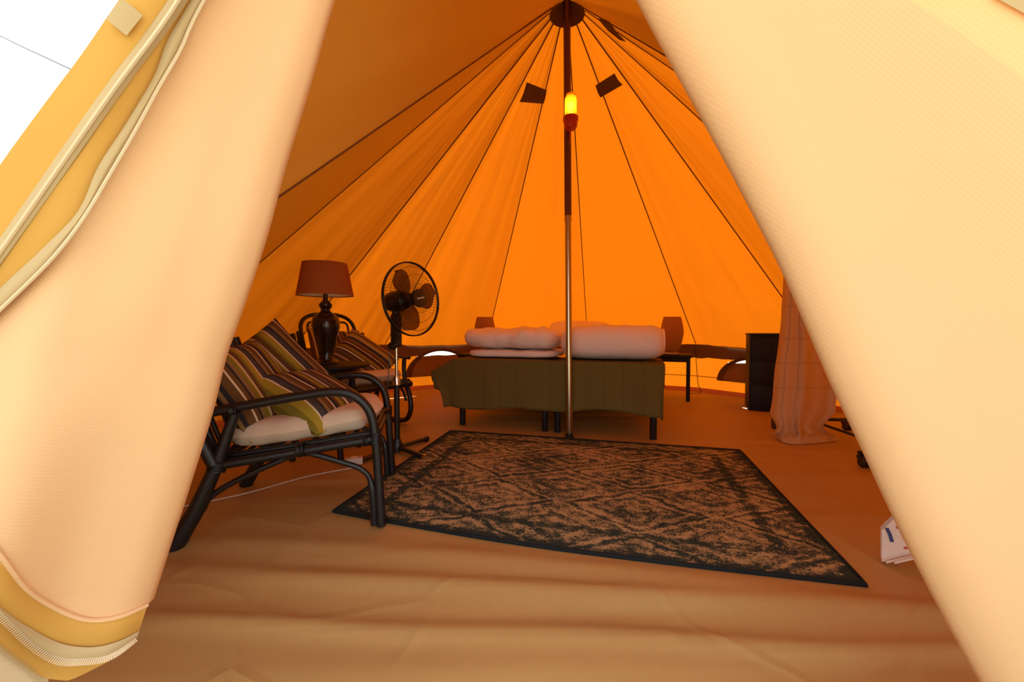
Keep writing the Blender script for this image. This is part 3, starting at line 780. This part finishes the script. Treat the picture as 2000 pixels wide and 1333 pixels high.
# curtain thrown over the near end of the rail, bunched on the groundsheet
cu = empty('sheer_curtain', (2.05, 2.95, 0), 0, label='sheer cream curtain with fold creases hanging to the floor by the cabinet', cat='curtain')
def CL(y): return poly([(1536, 470), (1530, 545), (1524, 640), (1514, 720), (1506, 790), (1504, 808), (1519, 832), (1509, 850)])(y)
def CRt(y): return poly([(1618, 470), (1622, 545), (1628, 640), (1634, 720), (1637, 765), (1631, 806), (1604, 833), (1634, 858)])(y)
rows = []; uvs = []
ys = [470 + 8 * i for i in range(44)] + [828, 834, 840, 846, 850]
co_ = V(cu.location)
for i, y in enumerate(ys):
    r = []; q = []
    for j in range(61):
        u = j / 60; x = CL(y) + (CRt(y) - CL(y)) * u
        D = 3.02 + .10 * u + .035 * math.sin(u * 9 + .4) + .012 * math.sin(u * 23) - .0007 * (y - 470) * .35
        t = sm(800, 850, y)
        D += .05 * t * nz((u * 6, y * .02, 4)) - .07 * t * math.sin(u * pi)
        p = at(x + 3 * nz((u * 4, y * .02, 0)), y, D); 
        if p.z < .012: p.z = .012 + .01 * abs(nz((u * 9, y, 1)))
        r.append(p - co_); q.append((u * .6, p.z))
    rows.append(r); uvs.append(q)
# puddle of cloth on the floor
pud = [(1510, 850), (1525, 862), (1548, 868), (1590, 866), (1625, 863), (1637, 860)]
last = rows[-1]; c2 = C2(pud, 61)
for k in (1, 2, 3):
    rr = []
    for j in range(61):
        tgt = fl(c2[j][0], c2[j][1], .012) - co_; p = last[j].lerp(tgt, k / 3); p.z = max(.012, last[j].z * (1 - k / 3) + .012 + .03 * math.sin(pi * k / 3) * (.5 + nz((j * .25, k, 2)))); rr.append(p)
    rows.append(rr); uvs.append([(j / 60 * .6, -.05 * k) for j in range(61)])
MB().grid(rows, uvs).ob('curtain_cloth', M['sheer'], cu, ang=70)
for i in (16, 24, 30, 36):
    MB().grid([[p + V((0, -.002, dz)) for p in rows[i]] for dz in (-.004, .004)]).ob('fold_crease', M['crease'], cu)
for j in (10, 22):
    MB().grid([[rows[i][j] + V((dx, -.002, 0)) for i in range(0, 45)] for dx in (-.006, .006)]).ob('fold_crease', M['crease'], cu)

# ------------------------------------------------------------------ printed paper bag by the door
bgp = fl(1722, 1105)
pb = empty('paper_bag', (bgp.x, bgp.y, .012), math.radians(-38), label='white paper bag printed with red dots standing on the groundsheet by the right flap', cat='bag')
lean = math.tan(math.radians(14))
def bagp(x, z, y=0): return V((x, y + z * lean + .008 * nz((x * 9, z * 9, y * 5)), z))
prof = [(0, 0), (0, .100), (.045, .165), (.095, .225), (.17, .29), (.30, .36)]
def htop(x): 
    for (xa, za), (xb, zb) in zip(prof[1:], prof[2:]):
        if xa <= x <= xb: return za + (zb - za) * (x - xa) / (xb - xa)
    return prof[-1][1]
def sheet(y, x0, x1, zoff, k):
    rows = [[bagp(x0 + (x1 - x0) * i / 16, (lambda b: b + (htop(x0 + (x1 - x0) * i / 16) * k - b) * j / 8)(.62 * (x0 + (x1 - x0) * i / 16)), y) for i in range(17)] for j in range(9)]
    return rows
fs = sheet(0, 0, .30, .0, 1); bs = sheet(.05, 0, .30, 0, .96)
MB().grid(fs).ob('front_sheet', M['paper'], pb); MB().grid(bs).ob('back_sheet', M['paper'], pb)
MB().grid([[fs[j][0].lerp(bs[j][0], k / 4) + V((.02 * math.sin(pi * k / 4), 0, 0)) for j in range(9)] for k in range(5)]).ob('side_gusset', M['paper'], pb)
MB().grid([[fs[j][-1].lerp(bs[j][-1], k / 4) - V((.02 * math.sin(pi * k / 4), 0, 0)) for j in range(9)] for k in range(5)]).ob('side_gusset', M['paper'], pb)
MB().grid([[fs[0][i].lerp(bs[0][i], k / 2) for i in range(17)] for k in range(3)]).ob('bag_bottom', M['paper'], pb)
for k, yo in enumerate((-.012, -.022)):
    MB().tube([bagp(.01 + .02 * k, .62 * (.01 + .02 * k) - .004 * k, yo), bagp(.28, .62 * .28 - .004 * k, yo)], .004, 6).ob('folded_edge', M['paper'], pb)
def dot(x, z, r_):
    MB().lathe([(0, 0), (r_, 0), (r_, .0015), (0, .002)], 8, bagp(x, z, -.002), V((0, -1, lean)).normalized()).ob('printed_dot', M['reddot'], pb, smooth=False)
for x, z in ((.04, .12), (.058, .09), (.06, .062), (.07, .135), (.085, .10), (.10, .075), (.09, .18), (.115, .12), (.14, .17), (.15, .11), (.16, .22), (.20, .18), (.24, .24)): dot(x, z, .0045)
MB().tube([bagp(.012, .112, -.003), bagp(.020, .095, -.003), bagp(.026, .072, -.003)], .005, 8).ob('blue_strip', M['bluemark'], pb)

# ------------------------------------------------------------------ rattan chairs (local x = facing, z up)
def rings(mb, p, d, r, n=4, pitch=.007):
    d = V(d).normalized()
    q = V((0, 0, 1)).rotation_difference(d); pts = []
    for i in range(14 * n + 1):
        a = 2 * pi * i / 14; pts.append(V(p) + d * (i / 14 - n / 2) * pitch + q @ V((r * math.cos(a), r * math.sin(a), 0)))
    mb.tube(pts, .0037, 6)
def make_chair(loc, rz, lab, loop=False, W=.29):
    e = empty('rattan_armchair', loc, rz, label=lab, cat='chair', group='black rattan armchairs')
    B = M['black']
    for s in (-1, 1):
        y = s * W
        if not loop:
            MB().tube([(-.375, y + s * .02, .0), (-.30, y + s * .01, .14), (-.235, y, .30), (-.17, y, .495)], [.031, .029, .024, .018], 14).ob('rear_leg', B, e)
            arm = cr([(-.36, y, .475), (-.17, y, .51), (.05, y, .545), (.18, y, .558), (.26, y, .535), (.315, y, .47), (.335, y, .36), (.345, y, .20), (.355, y + s * .008, .006)], 6)
            MB().tube(arm, .0185, 14).ob('arm_and_front_leg', B, e)
            MB().tube(cr([(-.285, y, .13), (-.26, y - s * .004, .175), (-.16, y - s * .004, .235), (.03, y - s * .004, .315), (.08, y - s * .004, .318), (.2, y - s * .004, .275), (.285, y - s * .002, .235), (.318, y, .17), (.328, y, .01)], 6), [.0115] * 42 + [.016] * 7, 10).ob('side_brace', B, e)
            MB().tube([(-.24, y, .292), (.33, y, .362)], .0185, 12).ob('seat_rail', B, e)
            for bp_, bd, br_, bn in (((-.175, y, .50), (1, 0, .12), .021, 4), ((-.235, y, .29), (.33, 0, 1), .029, 5), ((.335, y, .365), (.05, 0, 1), .021, 6), ((.30, y, .358), (1, 0, .12), .021, 4), ((.055, y, .335), (1, 0, .12), .026, 4)):
                mb = MB(); rings(mb, bp_, bd, br_, bn); mb.ob('cane_binding', B, e)
        else:
            MB().tube([(-.36, y, .0), (-.29, y, .16), (-.25, y, .32), (-.24, y, .40)], [.03, .028, .022, .02], 12).ob('rear_leg', B, e)
            MB().tube(cr([(-.37, y, .52), (-.1, y, .56), (.18, y, .565), (.30, y, .56)], 6), .022, 12, flat=.55).ob('armrest', B, e)
            MB().tube(cr([(.24, y, .55), (.235, y, .46), (.25, y, .35)], 5), .018, 12).ob('arm_post', B, e)
            MB().tube(cr([(-.12, y, .33), (-.15, y, .22), (-.21, y, .08), (-.17, y, .025), (0, y, .024), (.16, y, .024), (.27, y, .05), (.32, y, .14), (.30, y, .26), (.25, y, .36)], 6), .021, 12).ob('loop_leg', B, e)
            MB().tube(cr([(.26, y, .20), (.22, y, .28), (.14, y, .325), (.02, y, .335)], 5), .011, 10).ob('side_brace', B, e)
            MB().tube([(-.25, y, .31), (.29, y, .362)], .026, 12).ob('seat_rail', B, e)
        MB().tube([(-.24, s * (W + .015), .30), (-.33, s * (W + .02), .52), (-.41, s * (W + .025), .76)], [.022, .022, .02], 12).ob('back_post', B, e)
        MB().tube([(-.255, s * (W - .028), .31), (-.345, s * (W - .026), .54), (-.415, s * (W - .02), .78)], [.016, .016, .015], 10).ob('back_post', B, e)
    def hoop(yc, hw, z0, z1, r, name):
        X = lambda z: -.25 - .34 * (z - .30)
        cz = min(.16, hw * .9); pts = []
        for z in (z0, z0 + (z1 - z0) * .5, z1 - cz): pts.append((X(z), yc - hw, z))
        for t in (165, 145, 125, 105, 90, 75, 55, 35, 15):
            c, s_ = math.cos(math.radians(t)), math.sin(math.radians(t))
            z = z1 - cz + cz * abs(s_) ** .72; pts.append((X(z), yc + hw * math.copysign(abs(c) ** .72, c), z))
        for z in (z1 - cz, z0 + (z1 - z0) * .5, z0): pts.append((X(z), yc + hw, z))
        MB().tube(cr(pts, 4), r, 10).ob(name, B, e)
    hoop(0, W - .045, .31, .93, .0165, 'back_hoop')
    for yc in (-.13, .13): hoop(yc, .052, .31, .86, .0095, 'back_loop')
    hoop(0, .05, .31, .86, .0095, 'back_loop')
    # seat frame, slats
    sf = [(.30, -W + .05, .372), (.315, -W + .12, .374), (.315, W - .12, .374), (.30, W - .05, .372), (-.18, W - .045, .318), (-.24, W - .1, .312), (-.24, -W + .1, .312), (-.18, -W + .045, .318)]
    MB().tube(cr(sf, 5, True), .014, 10, closed=True).ob('seat_frame', B, e)
    MB().tube([(.325, -W, .35), (.325, W, .35)], .024 if loop else .017, 12).ob('front_rail', B, e)
    MB().tube([(-.25, -W, .295), (-.25, W, .295)], .017, 12).ob('rear_rail', B, e)
    for k in range(6):
        x = -.16 + .08 * k; MB().tube([(x, -W + .05, .312 + (x + .24) * .11), (x, W - .05, .312 + (x + .24) * .11)], .007, 8).ob('seat_slat', B, e)
    return e
def seat_cushion(ch, loc, rz, lab):
    e = empty('seat_cushion', loc, rz, label=lab, cat='cushion', group='cream seat cushions')
    n = 26; mb = MB()
    for side in (1, -1):
        rows = []
        for i in range(n + 1):
            r = []
            for j in range(n + 1):
                u, v = -1 + 2 * j / n, -1 + 2 * i / n
                # squircle outline
                a, b = u * math.sqrt(1 - .32 * v * v), v * math.sqrt(1 - .32 * u * u)
                h = (1 - max(abs(u), abs(v)) ** 5) ** .5 if max(abs(u), abs(v)) < 1 else 0
                puck = .012 * sum(math.exp(-((a - qa) ** 2 + (b - qb) ** 2) / .02) for qa, qb in ((-.4, -.4), (.4, -.4), (-.4, .4), (.4, .4)))
                rad = .008 * math.sin(14 * math.atan2(b, a)) * sm(.7, 1, max(abs(u), abs(v))) * h
                z = side * (.058 * h - puck * .8 + rad) + .0
                r.append(V((a * .305, b * .275, z)))
            rows.append(r if side > 0 else r[::-1])
        mb.grid(rows)
    o = mb.ob('cushion', M['cushion'], e); o.location = (.035, 0, .405); o.rotation_euler = (0, -math.radians(6.3), 0)
    return e
c1f, c1r = fl(745, 1033), fl(352, 1072)
fdir = (c1f - c1r).normalized(); rz1 = math.atan2(fdir.y, fdir.x); side1 = V((-fdir.y, fdir.x, 0))
c1o = c1f - fdir * .355 + side1 * .30; c1o.z = .006
make_chair(c1o, rz1, 'black rattan armchair standing by the left door flap, front leg on the rug')
seat_cushion(None, c1o, rz1, 'cream seat cushion in the armchair by the left door flap')
C2O = V((-1.27, 3.34, .004)); rz2 = math.radians(-37)
make_chair(C2O, rz2, 'black rattan armchair with looped legs behind the lamp table', loop=True)
seat_cushion(None, C2O, rz2, 'cream seat cushion in the armchair behind the lamp table')

def pillow_at(P, ex, ey, t_, seed, lab, grp, wx=.44, wy=.45):
    """P = middle of the pillow, ex runs across the stripes, ey along them"""
    ex = V(ex).normalized(); ey = V(ey); ey = (ey - ex * ey.dot(ex)).normalized(); ez = ex.cross(ey); P = V(P)
    e = empty('striped_pillow', (P.x, P.y, P.z - .2), 0, label=lab, cat='pillow', group=grp)
    o = pillow_mesh(wx, wy, t_, seed).ob('pillow_cover', M['stripe'], e)
    m = Matrix((ex, ey, ez)).transposed().to_4x4(); m.translation = V((0, 0, .2)); o.matrix_local = m; return e
pillow_at((-.888, 1.845, .49), (.379, .925, .01), (-.854, .346, .386), .17, 0, 'striped pillow tipped on one corner at the front of the near seat cushion', 'striped pillows', .38, .46)
pillow_at((-1.13, 1.78, .56), (.02, .33, .03), (-.22, .02, .34), .15, .62, 'striped pillow upright against the back of the armchair by the left flap', 'striped pillows', .40, .43)
pillow_at((-1.22, 2.08, .60), (.16, .22, .20), (-.24, -.10, .26), .13, 1.3, 'striped pillow with one corner raised at the back of the near armchair', 'striped pillows', .40, .40)
pillow_at((-1.20, 3.27, .565), (-.27, -.743, -.518), (.78, .1, -.55), .15, .8, 'striped pillow leaning forward in the armchair behind the lamp table', 'striped pillows', .42, .46)
pillow_at((-1.47, 3.38, .62), (-.49, -.71, .09), (.3, -.3, -.75), .13, 1.9, 'striped pillow behind the vase lamp in the far armchair', 'striped pillows', .40, .42)

# ------------------------------------------------------------------ side table and lamp
TBL = V((-1.19, 2.62, 0))
st = empty('side_table', TBL, label='small round black side table between the two rattan armchairs', cat='table')
TZ = .585
MB().lathe([(0, TZ - .022), (.255, TZ - .022), (.265, TZ - .015), (.265, TZ - .004), (.258, TZ), (0, TZ)], 48).ob('table_top', M['blackwood'], st)
MB().lathe([(.165, TZ - .07), (.18, TZ - .07), (.18, TZ - .02), (.165, TZ - .02), (.165, TZ - .07)], 36).ob('apron', M['blackwood'], st)
for k in range(4):
    a = k * pi / 2 + .78; MB().tube([(.21 * math.cos(a), .21 * math.sin(a), .004), (.165 * math.cos(a), .165 * math.sin(a), .3), (.165 * math.cos(a), .165 * math.sin(a), TZ - .02)], [.017, .02, .022], 12).ob('leg', M['blackwood'], st)
tl = empty('table_lamp', TBL + V((0, 0, TZ)), label='dark vase table lamp with terracotta shade on the round side table', cat='lamp')
k = 2.62 / 800
yv = lambda y: (712 - y) * k
prof = [(0, 0), (.078, 0), (.080, .008), (.072, .018), (.050, .028), (.044, .05), (.048, .09), (.066, yv(662)), (.083, yv(642)), (.086, yv(632)), (.078, yv(622)), (.050, yv(614)), (.030, yv(609)), (.028, yv(605)), (.039, yv(600)), (.040, yv(596)), (.026, yv(591)), (.016, yv(588)), (.013, yv(578)), (.016, yv(574)), (.010, yv(571)), (.008, yv(545)), (0, yv(545))]
MB().lathe(prof, 40).ob('vase_base', M['vase'], tl)
sh = [(.170, yv(579)), (.168, yv(576)), (.132, yv(516))]
mb = MB().lathe(sh + [(.130, yv(516)), (.166, yv(576)), sh[0]], 56); mb.uv = [(math.atan2(v[1], v[0]) * .15, v[2]) for v in mb.v]
shade = mb.ob('lamp_shade', M['terracotta'], tl)
MB().lathe([(.165, yv(577)), (.129, yv(518)), (.1285, yv(518)), (.1645, yv(577)), (.165, yv(577))], 56).ob('shade_lining', M['shade_in'], shade)
for a in (0, 2.1, 4.2): MB().tube([(0, 0, yv(548)), (.134 * math.cos(a), .134 * math.sin(a), yv(520))], .002, 6).ob('shade_spoke', M['plastic'], shade)

# ------------------------------------------------------------------ standing fan
FN = fl(776, 884); FN.z = 0
fa = math.radians(-33)
fan = empty('standing_fan', FN, 0, label='black pedestal fan with wire cage beside the rug', cat='fan')
MB().tube([(0, 0, .03), (0, 0, .45)], .0185, 16).ob('lower_pole', M['plastic'], fan)
MB().lathe([(.0185, .44), (.026, .445), (.026, .475), (.019, .50), (0, .502)], 18).ob('height_collar', M['chrome'], fan)
MB().tube([(0, 0, .48), (0, 0, .70)], .0095, 14).ob('inner_pole', M['chrome'], fan)
for k, (x, y) in enumerate(((850, 858), (846, 906), (702, 908), (728, 868))):
    d = fl(x, y) - FN; d.z = 0; d = d.normalized() * .29
    f = MB().tube([d * .06 + V((0, 0, .035)), d * .93 + V((0, 0, .024))], .019, 10, flat=.75).ob('base_foot', M['plastic'], fan)
    MB().tube([d * .92 + V((0, 0, .022)), d + V((0, 0, .022))], .0195, 10).ob('end_cap', M['chrome'] if k in (1,) else M['plastic'], f)
MB().lathe([(0, .012), (.035, .012), (.036, .05), (.026, .075), (.022, .09), (0, .09)], 18).ob('base_hub', M['plastic'], fan)
fx = V((math.cos(fa), math.sin(fa), 0)); fy = V((-fx.y, fx.x, 0)); FZ = at(805, 587, FN.y - .06).z
Rm = Matrix.Rotation(fa, 3, 'Z')
MB().box((0, 0, .80), (.055, .062, .22), .02, Rm).ob('control_box', M['plastic'], fan)
MB().tube(cr([(0, 0, .70), (0, 0, .76), fx * .0 + V((0, 0, .9)), fx * -.004 + V((0, 0, FZ - .05))], 4), [.03, .032, .031, .03, .03, .03, .029, .028, .027, .026, .026, .025, .025][:13], 14).ob('neck', M['plastic'], fan)
MB().lathe([(0, -.02), (.022, -.02), (.026, -.012), (.026, .012), (.02, .02), (0, .02)], 16, tuple(-fy * .03 + V((0, 0, .70))), tuple(fy)).ob('clamp_knob', M['plastic'], fan)
tilt = fx * .995 + V((0, 0, .06)); tilt.normalize()
hc = fx * .05 + V((0, 0, FZ))
MB().lathe([(0, -.125), (.042, -.122), (.06, -.105), (.068, -.06), (.066, .0), (.055, .04), (.03, .055), (0, .06)], 26, tuple(hc), tuple(tilt)).ob('motor_housing', M['plastic'], fan)
q = V((0, 0, 1)).rotation_difference(tilt)
hr_ = (fy - tilt * fy.dot(tilt)).normalized(); vv_ = tilt.cross(hr_)
if vv_.z < 0: vv_ = -vv_
def fp(r, a, x): return hc + hr_ * (r * math.cos(a)) + vv_ * (r * math.sin(a)) + tilt * x
cage = MB(); RC = .228
for i in range(2): cage.tube([fp(RC + .002, 2 * pi * k / 64, .095 + .013 * i) for k in range(64)], .0045, 8, closed=True)
cg = cage.ob('cage_rim', M['plastic'], fan)
fr = MB(); bk = MB()
NW = 72
for k in range(NW):
    a = 2 * pi * k / NW
    fr.tube([fp(.045, a + .12, .165), fp(.12, a + .06, .160), fp(.19, a, .140), fp(RC, a, .104)], .0009, 4, caps=False)
    bk.tube([fp(.06, a, .035), fp(.14, a + .04, .038), fp(.20, a + .06, .062), fp(RC, a + .06, .098)], .0009, 4, caps=False)
for r, x in ((.09, .163), (.15, .153), (.2, .131)): fr.tube([fp(r, 2 * pi * k / 48, x) for k in range(48)], .0012, 5, closed=True)
tag(fr.ob('front_grille', M['wirecage'], fan), kind='stuff'); tag(bk.ob('rear_grille', M['wirecage'], fan), kind='stuff')
for b in range(3):
    a0 = math.radians((128, 12, 252)[b]); rows = []
    for i in range(13):
        r = .035 + .172 * i / 12; t_ = i / 12; hw = (1.05 - .35 * t_) * (1 - max(0, (t_ - .45) / .55) ** 3) ** .5 * sm(-.35, .35, t_) + .02
        rows.append([fp(r, a0 + hw * (j / 8 - .5) * 2 * .72, .10 + .028 * (j / 8 - .5)) for j in range(9)])
    o = MB().grid(rows).ob('blade', M['blade'], fan); m_ = o.modifiers.new('thickness', 'SOLIDIFY'); m_.thickness = .0016
MB().lathe([(0, .06), (.036, .06), (.040, .075), (.038, .135), (0, .138)], 24, tuple(hc), tuple(tilt)).ob('blade_hub', M['plastic'], fan)
badge = MB().lathe([(0, .150), (.052, .152), (.058, .160), (.056, .170), (.0, .176)], 28, tuple(hc), tuple(tilt)).ob('grille_badge', M['plastic'], fan)
pr = MB()
hvec = q @ V((0, 1, 0)) if abs((q @ V((0, 1, 0))).z) < .5 else q @ V((1, 0, 0))
hvec = (fy - tilt * fy.dot(tilt)).normalized(); vvec = tilt.cross(hvec)
if vvec.z < 0: vvec = -vvec
hv2 = (hvec * .97 + vvec * .2).normalized(); vv2 = tilt.cross(hv2)
x = -.031
for k, wl in enumerate((.008, .006, .007, .003, .008, .007, .006, .007)):
    c = hc + tilt * .1765 + hv2 * (x + wl / 2); x += wl + .0012
    pr.add([c + hv2 * a * wl / 2 + vv2 * b * (.0055 if k in (0, 4) else .0045) + tilt * t for t in (-.002, .0008) for a, b in ((-1, -1), (1, -1), (1, 1), (-1, 1))], [(4, 5, 6, 7), (0, 1, 5, 4), (1, 2, 6, 5), (2, 3, 7, 6), (3, 0, 4, 7)])
pr.ob('badge_print', M['silverprint'], badge, smooth=False)

# ------------------------------------------------------------------ cables
def cable(name, pts, r, mat, lab):
    P = [fl(x, y, r + .004) if len(p) == 2 else V(p) for p in pts for (x, y) in [p[:2]]]
    for p in P: p.z = max(p.z, r + .006 + fheight(p.x, p.y))
    return tag(MB().tube(cr(P, 8), r, 8).ob(name, M[mat]), lab, 'cable')
cable('extension_cable', [(300, 1002), (360, 990), (480, 965), (600, 932), (690, 915)], .0035, 'cable_w', 'white extension cable running straight under the near armchair')
sk = fl(684, 910)
pstrip = empty('power_socket', (sk.x, sk.y, 0.004), .4, label='white cable socket block by the foot of the fan', cat='socket')
MB().box((.02, 0, .022), (.10, .055, .042), .008).ob('body', M['cable_w'], pstrip)
MB().lathe([(0, 0), (.018, 0), (.018, .003), (0, .003)], 18, (.02, 0, .0425)).ob('socket_face', M['shade_in'], pstrip)
fp0 = FN + V((-.028, -.02, .70))
cp = [fp0, fp0 + V((-.012, -.01, -.12)), fp0 + V((-.02, -.03, -.4)), V((FN.x - .04, FN.y - .08, .02)), fl(745, 905, .01), fl(778, 912, .022), fl(800, 928, .022), fl(835, 924, .022), fl(850, 914, .022), fl(842, 906, .022)]
tag(MB().tube(cr(cp, 8), .003, 8).ob('fan_cable', M['plastic']), 'thin black fan cable looping onto the rug corner', 'cable')
ga, gb = at(-60, 40, 2.2), at(150, 141, 1.6)
tag(MB().tube([ga, ga.lerp(gb, .5) - V((0, 0, .004)), gb], .003, 6).ob('guy_line', M['plastic']), 'thin dark guy line crossing the sky outside the tent', 'rope')
